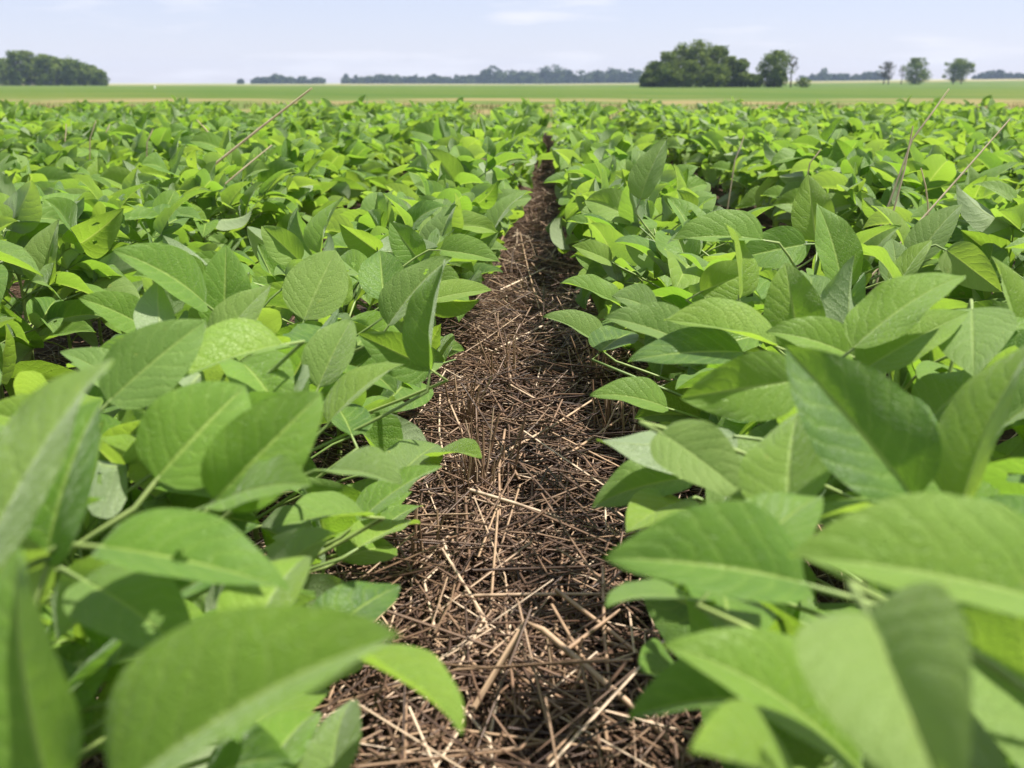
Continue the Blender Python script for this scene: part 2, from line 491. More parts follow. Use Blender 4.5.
for P in PATS:
    tb = TB(); tb.add(P['stem'], [0.0042, 0.0036, 0.0022], 6, random.random())
    P['stem_mesh'] = tb.mesh('stem', M_STEM)
    P['pet_mesh'] = []
    for q in P['pets']:
        tb = TB(); tb.add(q, [0.0021] + [0.0017] * (len(q) - 2) + [0.0012], 5, random.random())
        P['pet_mesh'].append(tb.mesh('petiole', M_STEM))
    tb = TB(); tb.add(P['stem'], [0.0042, 0.0036, 0.0022], 4)
    for q in P['pets']: tb.add([q[0], q[2], q[-1]], [0.002, 0.0017, 0.0013], 3)
    P['low'] = (np.array(tb.V), np.array(tb.F))

# ------------------------------------------------------------------ the rows
ROW = 0.76
plants = []                         # (row index, X, Y) ; row 0 is right of the straw gap, row -1 left of it
for k in range(-13, 13):
    xr = (k + 0.5) * ROW
    y = 0.02 + random.uniform(0, 0.1)
    while y < 11.7 + 0.5 * math.sin(k * 1.7):
        x = xr + random.gauss(0, 0.018) + 0.012 * math.sin(y * 1.3 + k)
        if k in (0, -1) and y > 1.3: x += (0.14 if k == -1 else -0.14) * min(1, (y - 1.3) / 1.2)
        if k in (1, -2) and y > 1.0: x += 0.12 if k == -2 else -0.12
        if k in (2, -3): x += 0.10 if k == -3 else -0.10
        if k in (3, -4): x += 0.05 if k == -4 else -0.05
        half = 0.52 * y + 0.62
        if abs(x + 0.04 * y) < half + 0.25:
            plants.append([k, x, y])
        y += random.uniform(0.12, 0.175) * (1.0 if y < 7 else 1.12)

GAP = [(549, 95), (546, 130), (534, 170), (519, 220), (498, 260), (474, 320), (452, 372), (442, 420), (415, 500), (392, 560), (372, 640), (330, 790),
       (700, 790), (672, 650), (618, 590), (618, 530), (640, 470), (622, 420), (606, 370), (582, 320), (570, 270), (560, 220), (554, 170), (551, 130), (551, 95)]
SIDE = [(-40, 300), (60, 290), (90, 320), (60, 352), (48, 388), (-40, 400)]

# leaves that stand out in the photograph: base px, tip px, visible width px, height above ground, tip (+1 farther / -1 nearer), options
HERO = [
 # right row
 (1062, 606, 788, 556, 112, .40, -1, dict(fold=.7)),
 (868, 612, 960, 826, 150, .38, -1, dict(fold=.55)),
 (806, 584, 604, 558, 92, .36, -1, dict(fold=.6)),
 (722, 578, 822, 496, 78, .36, 1, dict(fold=.2, dark=1)),
 (862, 772, 662, 646, 84, .32, -1, dict(fold=.3)),
 (790, 702, 628, 720, 66, .29, -1, dict(fold=.6)),
 (700, 600, 606, 608, 26, .29, -1, dict(fold=.1)),
 (722, 590, 726, 646, 84, .27, -1, dict(fold=.1, dark=1)),
 (738, 436, 597, 440, 46, .31, -1, dict(fold=.2, flip=1)),
 (800, 380, 680, 398, 72, .37, -1, dict(fold=.2)),
 (916, 500, 785, 346, 108, .39, 1, dict(fold=.35, dark=1)),
 (788, 514, 798, 412, 92, .37, 1, dict(fold=.15)),
 (660, 432, 752, 502, 62, .33, -1, dict(fold=.2)),
 (690, 478, 592, 508, 44, .25, -1, dict(fold=.3)),
 (684, 500, 626, 532, 40, .24, -1, dict(fold=.2)),
 (962, 504, 1040, 336, 60, .40, 1, dict(fold=.3)),
 (861, 372, 969, 312, 52, .37, 1, dict(fold=.25, lime=1)),
 (853, 348, 966, 275, 52, .36, 1, dict(fold=.2)),
 (853, 350, 855, 254, 36, .37, 1, dict(fold=.5, flip=1)),
 (843, 290, 817, 203, 42, .38, 1, dict(fold=.25, dark=1)),
 (800, 352, 785, 262, 62, .37, 1, dict(fold=.15, lime=1)),
 (776, 346, 664, 320, 30, .35, -1, dict(fold=.5)),
 (852, 356, 766, 332, 40, .36, -1, dict(fold=.3)),
 (806, 244, 732, 260, 42, .36, -1, dict(fold=.2)),
 (739, 298, 725, 223, 15, .38, 1, dict(fold=.6)),
 (764, 240, 672, 240, 32, .35, -1, dict(fold=.6)),
 (816, 242, 808, 174, 44, .38, 1, dict(fold=.15, lime=1)),
 (694, 346, 604, 318, 38, .33, -1, dict(fold=.4)),
 (744, 352, 628, 362, 40, .33, -1, dict(fold=.2, dark=1)),
 (620, 306, 560, 283, 18, .28, -1, dict(fold=.4)),
 (604, 352, 543, 317, 20, .25, -1, dict(fold=.5)),
 (600, 352, 634, 332, 30, .27, 1, dict(fold=.2, dark=1)),
 (658, 312, 612, 296, 32, .31, -1, dict(fold=.2, dark=1)),
 (668, 408, 590, 396, 30, .22, -1, dict(fold=.3)),
 (896, 288, 892, 238, 36, .34, 1, dict(fold=.2, dark=1)),
 (896, 288, 932, 240, 25, .35, 1, dict(fold=.2)),
 (914, 262, 962, 204, 36, .37, 1, dict(fold=.2, dark=1)),
 (904, 248, 871, 206, 11, .37, 1, dict(fold=.4)),
 (972, 308, 974, 378, 82, .33, -1, dict(fold=.1, dark=1)),
 (946, 250, 1002, 292, 40, .33, -1, dict(fold=.2)),
 (1018, 344, 992, 256, 26, .38, 1, dict(fold=.4)),
 (640, 200, 668, 138, 30, .37, 1, dict(fold=.2, dark=1)),
 (612, 262, 572, 246, 20, .30, -1, dict(fold=.3)),
 (700, 292, 760, 268, 44, .34, 1, dict(fold=.2)),
 (1050, 560, 985, 500, 50, .34, 1, dict(fold=.3)),
 (930, 420, 985, 372, 60, .33, 1, dict(fold=.2)),
 (1010, 700, 985, 610, 90, .33, 1, dict(fold=.2, dark=1)),
 (800, 790, 690, 752, 60, .33, -1, dict(fold=.4)),
 # left row
 (52, 800, 18, 548, 108, .39, 1, dict(fold=.25)),
 (112, 800, 402, 636, 128, .36, -1, dict(fold=.55)),
 (98, 546, 292, 592, 72, .36, -1, dict(fold=.3, hole=[(.5, .42, .045), (.60, .44, .025), (.42, .40, .02)])),
 (46, 566, 104, 398, 84, .40, 1, dict(fold=.5)),
 (-30, 590, 112, 358, 84, .43, 1, dict(fold=.2, lime=1)),
 (156, 480, 246, 386, 100, .38, 1, dict(fold=.25)),
 (214, 500, 322, 392, 88, .38, 1, dict(fold=.6)),
 (222, 500, 312, 486, 42, .35, -1, dict(fold=.2)),
 (284, 344, 160, 388, 42, .36, -1, dict(fold=.4)),
 (108, 402, 207, 320, 70, .39, 1, dict(fold=.2)),
 (165, 346, 158, 280, 42, .37, 1, dict(fold=.2, flip=1)),
 (206, 304, 112, 250, 42, .36, -1, dict(fold=.25)),
 (224, 332, 226, 244, 56, .37, 1, dict(fold=.2)),
 (304, 320, 336, 250, 62, .36, 1, dict(fold=.25)),
 (214, 346, 272, 284, 38, .37, 1, dict(fold=.2, lime=1)),
 (146, 328, 78, 298, 36, .34, -1, dict(fold=.25)),
 (384, 302, 380, 250, 50, .34, 1, dict(fold=.3)),
 (432, 370, 358, 334, 48, .30, -1, dict(fold=.3, dark=1)),
 (430, 370, 446, 260, 30, .33, 1, dict(fold=.7)),
 (388, 326, 452, 258, 36, .33, 1, dict(fold=.3, hole=[(.35, .70, .035), (.70, .55, .022), (.6, .3, .02)])),
 (328, 424, 404, 364, 25, .32, 1, dict(fold=.3)),
 (318, 388, 352, 320, 46, .33, 1, dict(fold=.5, lime=1)),
 (430, 300, 492, 290, 22, .28, 1, dict(fold=.3)),
 (398, 476, 438, 444, 46, .19, 1, dict(fold=.2, dark=1)),
 (434, 458, 482, 458, 14, .18, -1, dict(fold=.3)),
 (358, 522, 442, 466, 28, .22, 1, dict(fold=.2)),
 (366, 516, 282, 526, 26, .24, -1, dict(fold=.4)),
 (358, 548, 420, 524, 22, .20, 1, dict(fold=.3)),
 (372, 540, 424, 506, 22, .17, 1, dict(fold=.2, dark=1)),
 (316, 644, 400, 586, 52, .24, 1, dict(fold=.25, dark=1)),
 (352, 656, 462, 734, 34, .27, -1, dict(fold=.4)),
 (248, 644, 306, 556, 66, .32, 1, dict(fold=.3)),
 (84, 580, 196, 664, 84, .32, -1, dict(fold=.2, dark=1)),
 (330, 470, 402, 486, 34, .30, -1, dict(fold=.3)),
 (330, 800, 352, 700, 60, .24, 1, dict(fold=.2, dark=1)),
 (180, 690, 240, 742, 60, .26, -1, dict(fold=.2, dark=1)),
 (200, 790, 290, 760, 60, .22, -1, dict(fold=.2, dark=1)),
 (250, 800, 318, 712, 64, .23, 1, dict(fold=.3)),
 (236, 740, 330, 690, 50, .20, 1, dict(fold=.2)),
 (300, 700, 372, 654, 44, .18, 1, dict(fold=.3)),
 (340, 560, 396, 548, 40, .16, 1, dict(fold=.2)),
 (690, 690, 640, 672, 40, .18, -1, dict(fold=.2)),
 (700, 540, 636, 556, 40, .18, -1, dict(fold=.2)),
 (690, 450, 640, 446, 40, .17, -1, dict(fold=.2)),
 (352, 436, 330, 400, 40, .25, 1, dict(fold=.2, dark=1)),
 (420, 262, 390, 222, 34, .33, 1, dict(fold=.2)),
 (440, 250, 500, 262, 26, .31, -1, dict(fold=.4)),
 (300, 262, 262, 226, 34, .34, 1, dict(fold=.3)),
 (250, 470, 200, 430, 60, .33, 1, dict(fold=.2)),
 (60, 440, -20, 410, 50, .33, -1, dict(fold=.3)),
 (140, 400, 60, 352, 40, .33, 1, dict(fold=.3)),
]
heroes = []
for i, (bx, by, tx, ty, w, zt, sg, op) in enumerate(HERO):
    mxp, myp = (bx + tx) / 2, (by + ty) / 2
    d = (at_z(mxp, myp, zt) - CAM).dot(cF)
    plen = math.hypot(tx - bx, ty - by)
    d = min(d, 0.122 * FPX / plen)
    d = min(d, 0.078 * FPX / w)
    pb = at_depth(bx, by, d)
    L = max(plen * d / FPX * 1.01, 0.088, w * d / FPX / 0.72)
    lo, hi = 0.0, L
    for _ in range(30):                    # the tip is nearer or farther so that the leaf has its true length
        m = (lo + hi) / 2
        if (at_depth(tx, ty, d + sg * m) - pb).length < L: lo = m
        else: hi = m
    pt = at_depth(tx, ty, d + sg * lo)
    a = (pt - pb); L = a.length; a.normalize()
    mid = (pb + pt) / 2
    v = (CAM - mid).normalized()
    n0 = (v - a * v.dot(a)).normalized()
    ratio = min(0.74, max(0.56, w / plen * 0.95 if w / plen < 0.9 else 0.68))
    c = min(1.0, w * d / FPX / (ratio * L))
    th = math.acos(c)
    n1 = Quaternion(a, th) @ n0; n2 = Quaternion(a, -th) @ n0
    n = n1 if n1.z > n2.z else n2
    if op.get('flip'): n = -n
    x = a.cross(n)
    m = (Matrix((x, a, n)).transposed().to_4x4()) @ Matrix.Scale(L, 4)
    m.translation = pb
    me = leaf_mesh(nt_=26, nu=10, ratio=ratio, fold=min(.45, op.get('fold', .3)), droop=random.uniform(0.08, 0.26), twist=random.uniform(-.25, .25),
                   wave=random.uniform(.008, .02), tone=-0.4 if op.get('dark') else 0.8 if op.get('lime') else 0.3, seed=900 + i, tipcurl=random.uniform(0, .35), hole=op.get('hole'))  # tone paints shaded leaves darker and glowing ones lighter
    heroes.append(dict(m=m, me=me, base=pb, a=a, d=d, c=(mxp, myp), len=plen, w=w, bx=bx, by=by, tx=tx, ty=ty, op=op, side=0 if (bx + tx) / 2 > 545 else -1))

def hides_hero(pts):
    for (x, y, d) in pts:
        if d < 0.30 and -300 < x < 1324: return True
        for h in heroes:
            if d < h['d'] + 0.03:
                ax, ay = (h['tx'] - h['bx']) / h['len'], (h['ty'] - h['by']) / h['len']
                ux, uy = x - h['c'][0], y - h['c'][1]
                l = (ux * ax + uy * ay) / (h['len'] * 0.52); q = (-ux * ay + uy * ax) / (h['w'] * 0.55)
                if l * l + q * q < 1: return True
    return False

def leaf_px(M, ):
    b = M.translation; y = M.col[1].to_3d(); x = M.col[0].to_3d()
    return [proj(b + y * 0.12), proj(b + y * 0.5), proj(b + y), proj(b + y * 0.45 + x * 0.3), proj(b + y * 0.45 - x * 0.3)]

def in_frame(p, mrg=60):
    x, y, d = proj(p)
    return d > 0.1 and -mrg < x < 1024 + mrg and y < 768 + mrg * 2

plants.sort(key=lambda q: math.hypot(q[1] - CAM.x, q[2]))
singles, mass = [], []
for q in plants:
    vis = in_frame(Vector((q[1], q[2], 0.3)), 110 if q[2] < 2 else 40) and q[2] > 0.30
    near_hero = q[0] in (0, -1) and q[2] < 1.6
    if (vis or (near_hero and q[2] > 0.0)) and len(singles) < 296: singles.append(q)
    else: mass.append(q)

# near heroes are carried by the nearest plant of their row
for h in heroes:
    best = min((q for q in singles if q[0] == h['side']), key=lambda q: (q[2] - h['base'].y - 0.02) ** 2 + 0.15 * (q[1] - h['base'].x) ** 2)
    h['plant'] = tuple(best)

ORD = ['nearest', 'second', 'third', 'fourth', 'fifth', 'sixth', 'seventh', 'eighth', 'ninth', 'tenth', 'eleventh', 'twelfth', 'thirteenth', 'fourteenth',
       'fifteenth', 'sixteenth', 'seventeenth', 'eighteenth', 'nineteenth', 'twentieth', 'twenty-first', 'twenty-second', 'twenty-third', 'twenty-fourth']
ROWN = {0: 'the row right of the straw gap', -1: 'the row left of the straw gap', 1: 'the second row right of the straw gap', -2: 'the second row left of the straw gap'}
for kk, w_ in ((2, 'third'), (3, 'fourth'), (4, 'fifth'), (5, 'sixth'), (6, 'seventh')):
    ROWN[kk] = 'the %s row right of the straw gap' % w_
    ROWN[-kk - 1] = 'the %s row left of the straw gap' % w_
count = {}
def spec_for(q):
    k = q[0]
    count[k] = count.get(k, 0) + 1
    n = count[k]
    lim = 24 if k in (0, -1) else 15 if k in (1, -2) else 9 if k in (2, -3) else 5
    grp = 'soybean plants in ' + ROWN[k]
    if n <= lim:
        return ('green soybean plant, %s in %s%s' % (ORD[n - 1], ROWN[k], ' counting away' if n > 1 else ''), grp)
    b = 'sharp middle' if q[2] < 3.2 else 'farther leafy' if q[2] < 5.2 else 'small dense back'
    return ('soybean plant in the %s part of %s' % (b, ROWN[k].replace('the straw gap', 'gap').replace('of the gap', 'of gap')), grp)

n_leaf = 0
for q in sorted(singles, key=lambda q: q[2]):
    k, X, Y = q
    P = random.choice(PATS)
    rz = random.uniform(0, 6.28)
    sc = random.uniform(0.92, 1.10) * (1 + 0.05 * math.sin(Y * 2.1 + k))
    root = empty('soybean_plant', (X, Y, float(ground_z(X, Y))))
    root.rotation_euler = (0, 0, rz)
    root.scale = (sc, sc, sc)
    lab, grp = spec_for(q)
    tag(root, lab, 'plant', grp)
    MW = Matrix.LocRotScale(root.location, root.rotation_euler.to_quaternion(), Vector((sc, sc, sc)))
    link(bpy.data.objects.new('stem', P['stem_mesh']), root)
    main = k in (0, -1)
    gj = random.gauss(0, 10 if Y < 2.2 else 6 if Y < 4 else 2.5)
    alive = {}
    for i, (lm, mi, z) in enumerate(P['leaves']):
        M = MW @ lm
        pts = leaf_px(M)
        if main:
            if any(inside(GAP, p[0] + gj, p[1]) for p in pts): continue
            if k == -1 and any(inside(SIDE, p[0], p[1]) for p in pts[:3]): continue
        if Y < 2.4 and hides_hero(pts): continue
        o = bpy.data.objects.new('leaf', LEAVES[mi])
        o.matrix_basis = lm
        link(o, root)
        n_leaf += 1
        alive[i // 3] = 1
    for i, pm in enumerate(P['pet_mesh']):
        pe = P['pets'][i]
        ends = [proj(MW @ p) for p in pe[1:]]
        if Y < 2.4 and (i not in alive or hides_hero(ends[1:])): continue
        if i in alive: link(bpy.data.objects.new('petiole', pm), root)
    inv = MW.inverted()
    for h in heroes:
        if h['plant'] != tuple(q): continue
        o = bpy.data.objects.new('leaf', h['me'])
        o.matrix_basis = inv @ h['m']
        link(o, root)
        n_leaf += 1
        b = h['base']
        zq = min(0.22, max(0.06, b.z - 0.13))
        s0 = Vector((X, Y, zq))
        e1 = b - h['a'] * 0.02 + Vector((0, 0, -0.004))
        ctl = s0 * 0.45 + e1 * 0.55 + Vector((0, 0, 0.015)) - h['a'] * 0.03
        pth = bez(s0, ctl, e1, 7) + [b + h['a'] * 0.004]
        tb = TB(); tb.add([inv @ p for p in pth], [0.0022 / sc] + [0.0019 / sc] * 7 + [0.0013 / sc], 6, random.random())
        pts = [proj(p) for p in pth]
        link(bpy.data.objects.new('petiole', tb.mesh('petiole', M_STEM)), root)
print('single plants', len(singles), 'leaves', n_leaf, 'mass plants', len(mass))

# flowers tucked under the leaves, parts of the nearest plant
def flower(px, py, z):
    p = at_z(px, py, z)
    tb = TB()
    V, F = [], []
    for q in range(4):
        a = q * 1.57 + 0.4
        v, f, uv = leaf_arrays(4, 2, 0.8, 0.3, 0.3, 0, 0.02, q)
        m = leaf_matrix(p, dirv(a, R(35)), 0, 0.006)
        o = len(V); V += [tuple(m @ Vector(x)) for x in v]; F += [tuple(int(i) + o for i in x) for x in f]
    host = min((o for o in COL.objects if o.name.startswith('soybean_plant')), key=lambda o: (Vector(o.location).xy - p.xy).length)
    inv = Matrix.LocRotScale(host.location, host.rotation_euler.to_quaternion(), host.scale).inverted()
    me = np_mesh('flower', [tuple(inv @ Vector(v)) for v in V], F, M_FLOWER)
    link(bpy.data.objects.new('flower', me), host)
flower(284, 334, 0.24); flower(3, 284, 0.2); flower(240, 340, 0.22)

# the rest of the field, one mass
Vs, Fs, UVs, Rn, SV, SF = [], [], [], [], [], []
off = soff = 0
for q in mass:
    k, X, Y = q
    P = random.choice(PATS)
    rz = random.uniform(0, 6.28); sc = random.uniform(0.9, 1.12)
    MW = Matrix.LocRotScale(Vector((X, Y, float(ground_z(X, Y)))), Quaternion((0, 0, 1), rz), Vector((sc, sc, sc)))
    mw = np.array(MW)
    for (lm, mi, z) in P['leaves']:
        M = MW @ lm
        if k in (0, -1):
            pts = leaf_px(M)
            if any(inside(GAP, p[0], p[1]) for p in pts): continue
            if Y < 1.6 and hides_hero(pts): continue
        if M.translation.y < 0.30 and abs(M.translation.x) < 0.45: continue
        V, F, UV = LOW[mi % 8]
        m = np.array(M)
        Vs.append(V @ m[:3, :3].T + m[:3, 3]); Fs.append(F + off); UVs.append(UV[F.ravel()]); Rn.append(np.full(len(V), random.random()))
        off += len(V)
    v, f = P['low']
    SV.append(v @ mw[:3, :3].T + mw[:3, 3]); SF.append(f + soff); soff += len(v)
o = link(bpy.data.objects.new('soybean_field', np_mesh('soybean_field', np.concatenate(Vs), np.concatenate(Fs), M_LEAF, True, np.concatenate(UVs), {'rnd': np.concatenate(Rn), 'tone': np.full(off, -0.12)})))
tag(o, 'dense rows of soybean leaves merging into a green mass in the distance', 'crop', None, 'stuff')
o2 = link(bpy.data.objects.new('field_stem', np_mesh('field_stem', np.concatenate(SV), np.concatenate(SF), M_STEM)), o)
o2['kind'] = 'stuff'

# ------------------------------------------------------------------ straw
def straw_batch(n, xf, yf, lmin, lmax, zmax, tilt, wmin=0.0008, wmax=0.0021, flat=0.8):
    L = rng.uniform(lmin, lmax, n) * rng.uniform(0.6, 1.0, n)
    x = xf(n); y = yf(n)
    az = np.where(rng.random(n) < 0.35, rng.normal(np.pi / 2, 0.5, n), rng.uniform(0, np.pi, n))
    el = rng.normal(0, tilt, n)
    rad = rng.uniform(wmin, wmax, n)
    z = rad + rng.uniform(0, 1, n) ** 1.6 * zmax + np.abs(np.sin(el)) * L * 0.5
    d = np.stack([np.cos(az) * np.cos(el), np.sin(az) * np.cos(el), np.sin(el)], -1)
    c = np.stack([x, y, z], -1)
    side = np.stack([-np.sin(az), np.cos(az), 0 * az], -1)
    upv = np.cross(d, side)
    bend = rng.normal(0, 0.10, n)[:, None] * L[:, None]
    bz = np.abs(rng.normal(0, 0.02, n))[:, None] * L[:, None]
    mid = c + side * bend + upv * -bz
    ends = [c - d * L[:, None] / 2, mid, c + d * L[:, None] / 2]
    V = np.zeros((n, 9, 3))
    for i, e in enumerate(ends):
        for kk in range(3):
            t = 2 * np.pi * kk / 3 + 0.5
            V[:, i * 3 + kk] = e + (side * np.cos(t) + upv * np.sin(t) * flat) * rad[:, None]
    V[:, :, 2] = np.maximum(V[:, :, 2], -0.004)
    f = []
    for i in range(2):
        for kk in range(3):
            f.append((i * 3 + kk, i * 3 + (kk + 1) % 3, (i + 1) * 3 + (kk + 1) % 3, (i + 1) * 3 + kk))
    F = (np.array(f)[None] + np.arange(n)[:, None, None] * 9).reshape(-1, 4)
    return V.reshape(-1, 3), F, np.repeat(rng.random(n), 9)
def join(batches):
    V, F, A, o = [], [], [], 0
    for v, f, a in batches:
        V.append(v); F.append(f + o); A.append(a); o += len(v)
    return np.concatenate(V), np.concatenate(F), np.concatenate(A)
uni = lambda a, b: (lambda n: rng.uniform(a, b, n))
gap_x = lambda n: np.clip(rng.normal(0, 0.17, n), -0.5, 0.5)
bat = [straw_batch(5200, gap_x, uni(0.55, 2.6), 0.12, 0.42, 0.060, 0.13),
       straw_batch(3600, gap_x, uni(0.55, 2.2), 0.02, 0.09, 0.020, 0.12, 0.0006, 0.0014),
       straw_batch(420, gap_x, uni(0.6, 4.0), 0.26, 0.55, 0.075, 0.10, 0.0013, 0.0023),
       straw_batch(3200, gap_x, uni(2.6, 6.5), 0.08, 0.28, 0.035, 0.12),
       straw_batch(2200, gap_x, uni(6.5, 12), 0.1, 0.3, 0.04, 0.12, 0.0016, 0.0026),
       straw_batch(4500, uni(-1.6, -0.25), uni(0.5, 4.0), 0.05, 0.25, 0.03, 0.12),
       straw_batch(3000, uni(0.25, 1.6), uni(0.5, 4.0), 0.05, 0.25, 0.03, 0.12),
       straw_batch(420, gap_x, uni(0.55, 4.0), 0.04, 0.14, 0.05, 0.2, 0.0030, 0.0060, 0.18),
       straw_batch(260, gap_x, uni(0.6, 3.5), 0.14, 0.34, 0.03, 0.28, 0.0012, 0.0022)]
V, F, A = join(bat)
o = link(bpy.data.objects.new('straw_litter', np_mesh('straw_litter', V, F, M_STRAW, True, None, {'rnd': A ** 1.45})))
tag(o, 'brown broken straw and chaff littering the bare gap between rows', 'straw litter', None, 'stuff')

# tufts of standing stubble
def tuft(x, y, n, h, label, seed, spread=0.03):
    r = random.Random(seed)
    root = empty('stubble_tuft', (x, y, -0.005))
    tag(root, label, 'stubble', 'tufts of cut stubble standing in the straw gap')
    for i in range(n):
        a = r.uniform(0, 6.28); p = Vector((math.cos(a), math.sin(a), 0)) * r.uniform(0, spread)
        ln = h * r.uniform(0.45, 1.15)
        d = Vector((r.gauss(0, 0.2), r.gauss(0, 0.2), 1)).normalized()
        e = p + d * ln
        k_ = p + d * ln * 0.55 + Vector((r.gauss(0, .004), r.gauss(0, .004), 0))
        rd = r.uniform(0.0012, 0.0023)
        tb = TB(); tb.add([p, k_, e], [rd, rd * 0.95, rd * 0.8], 4, r.uniform(0.5, 0.95))
        link(bpy.data.objects.new('straw', tb.mesh('straw', M_STRAW)), root)
for i, (px, py, n, h, lab) in enumerate([
    (478, 520, 40, 0.15, 'dense upright tuft of brown stubble left of centre in the gap'),
    (640, 470, 30, 0.13, 'upright tuft of golden stubble against the right row leaves'),
    (610, 462, 20, 0.13, 'thin stubble tuft just left of the golden one'),
    (508, 405, 24, 0.14, 'stubble tuft in the middle of the gap, past the densest one'),
    (420, 600, 20, 0.11, 'low stubble tuft beside the left row lower leaves'),
    (560, 730, 20, 0.09, 'short stubble tuft at the bottom of the gap'),
    (520, 318, 12, 0.11, 'small stubble tuft where the gap begins to narrow'),
    (600, 400, 20, 0.13, 'stubble tuft leaning under the right row leaf tips'),
    (538, 240, 10, 0.12, 'distant stubble tuft in the narrow part of the gap'),
    (462, 455, 22, 0.14, 'stubble tuft touching the left row above the densest tuft'),
    (548, 165, 10, 0.14, 'farthest stubble tuft, high up in the narrow gap'),
    (655, 700, 12, 0.06, 'short stubble tuft at the lower right edge of the gap'),
    (20, 372, 12, 0.10, 'pale stubble tuft in the dark gap at far left')]):
    p = at_z(px, py, 0.0)
    tuft(p.x, p.y, n, h, lab, 40 + i)

def straw_thing(pts, rad, label, group, tone=0.9, name='straw', cat='straw', mat=None):
    base = Vector(pts[0])
    tb = TB(); tb.add([Vector(p) - base for p in pts], [rad] + [rad * 0.95] * (len(pts) - 2) + [rad * 0.7], 6, tone)
    o = bpy.data.objects.new(name, tb.mesh(name, mat or M_STRAW))
    o.location = base
    link(o)
    return tag(o, label, cat, group)

# long straws lying on top of the litter
G1 = 'long straws lying on the litter'
straw_thing([at_z(462, 728, 0.04), at_z(526, 622, 0.105), at_z(543, 630, 0.105), at_z(625, 700, 0.075), at_z(706, 772, 0.05)], 0.0034, 'thick pale straw bent to a peak in the lower part of the gap', G1, 0.86)
for (a, b, z1, z2, rad, tone, lab) in [
    ((462, 596), (612, 594), .04, .045, .0016, .80, 'straight straw lying crosswise in the middle of the gap'),
    ((603, 566), (612, 706), .06, .03, .0016, .70, 'thin straw pointing toward the camera at the right side of the gap'),
    ((438, 608), (598, 742), .03, .03, .0016, .62, 'long straw slanting down from left to right below the middle'),
    ((556, 590), (684, 690), .05, .03, .0020, .74, 'stout straw slanting to the lower right leaves'),
    ((560, 655), (620, 610), .05, .05, .0018, .65, 'short straw slanting up right beside the bent peak'),
    ((470, 490), (560, 518), .06, .04, .0019, .85, 'bright straw slanting from the dense stubble tuft'),
    ((530, 700), (650, 706), .03, .03, .0015, .66, 'dull straw lying crosswise near the bottom of the gap'),
    ((460, 650), (530, 720), .03, .03, .0016, .70, 'golden straw slanting near the lower left leaves'),
    ((500, 455), (600, 395), .04, .05, .0017, .80, 'pale straw slanting up to the right row leaves'),
    ((560, 460), (640, 405), .04, .05, .0017, .74, 'tan straw beneath the right row leaf tips'),
    ((520, 480), (470, 395), .04, .05, .0016, .62, 'tan straw leaning toward the left row'),
    ((440, 395), (446, 470), .05, .02, .0014, .85, 'thin pale straw along the left row edge'),
    ((495, 350), (590, 300), .04, .04, .0018, .90, 'bleached straw crossing where the gap narrows'),
    ((500, 290), (545, 268), .05, .04, .0018, .95, 'whitish straw near the narrow part of the gap'),
    ((545, 330), (520, 232), .04, .05, .0018, .70, 'straw lying along the gap where it narrows'),
    ((540, 300), (590, 380), .04, .03, .0017, .72, 'straw slanting right below the narrow part'),
    ((478, 758), (610, 722), .02, .03, .0017, .74, 'straw slanting across the very bottom of the gap'),
    ((600, 640), (690, 668), .03, .03, .0016, .80, 'pale straw tucked under the lower right leaves'),
    ((505, 430), (500, 520), .06, .03, .0016, .68, 'straw falling toward the camera beside the dense tuft'),
]:
    p, q = at_z(*a, z1 + 0.03), at_z(*b, z2 + 0.03)
    m = (p + q) / 2 + Vector((random.uniform(-.006, .006), random.uniform(-.006, .006), random.uniform(-.004, .004)))
    straw_thing([p, m, q], rad * 1.3, lab, G1, min(1, tone + .08))

# dry stalks sticking out above the canopy
G2 = 'dry stalks standing above the leaves'
def stalk(a, b, ya, yb, rad, lab, bend=0.01, tone=0.85):
    """a: lower pixel, b: upper pixel at distances ya, yb; carried on down to the ground"""
    p, q = at_y(*a, ya), at_y(*b, yb)
    d = (p - q)
    t = (p.z - 0.0) / max(1e-3, -d.z)
    foot = p + d * min(t, 1.6) * 0.98
    if foot.z > 0.02: foot = Vector((foot.x, foot.y, 0.0))
    m = (p + q) / 2 + Vector((bend, 0, bend))
    straw_thing([foot, p, m, q], rad, lab, G2, tone, 'dry_stalk', 'stalk', M_PALE)
stalk((205, 172), (312, 88), 3.0, 3.1, 0.0040, 'tall pale dry stalk leaning right above the left rows', 0.006, .93)
stalk((225, 184), (272, 145), 2.9, 3.0, 0.0026, 'shorter dry stalk parallel to the tall leaning one', 0.004, .90)
stalk((892, 217), (913, 126), 2.35, 2.4, 0.0022, 'thin near upright tan stalk in the right rows', 0.004, .72)
stalk((912, 140), (949, 89), 2.6, 2.65, 0.0026, 'pale stalk whose tip reaches the horizon at right', 0.003, .80)
stalk((904, 239), (1010, 119), 2.0, 2.1, 0.0022, 'long thin stalk slanting right near the right edge', 0.004, .78)
for (a, b, y, lab) in [((65, 140), (66, 124), 4.2, 'tiny dry stalk tip above the far left leaves'), ((90, 138), (96, 120), 4.1, 'broken stalk tip right of the tiniest one at left'),
                       ((104, 136), (110, 124), 4.3, 'stubby pale stalk tip at left among the leaves'), ((147, 142), (153, 129), 4.2, 'pale stalk tip between the stubby one and the tall leaning stalk'),
                       ((214, 140), (197, 120), 4.2, 'dry stalk tip bent left above the left rows'), ((735, 160), (744, 136), 3.2, 'pale short stalk standing in the middle of the right rows'),
                       ((810, 163), (821, 149), 3.2, 'faint short stalk left of the thin tan stalk'), ((928, 205), (921, 168), 2.3, 'brown forked stalk low beside the long thin one')]:
    stalk(a, b, y, y + 0.02, 0.0021 * y / 4.2 + 0.0006, lab, 0.002, .86)
p, q = at_y(470, 157, 3.6), at_y(514, 165, 3.5)
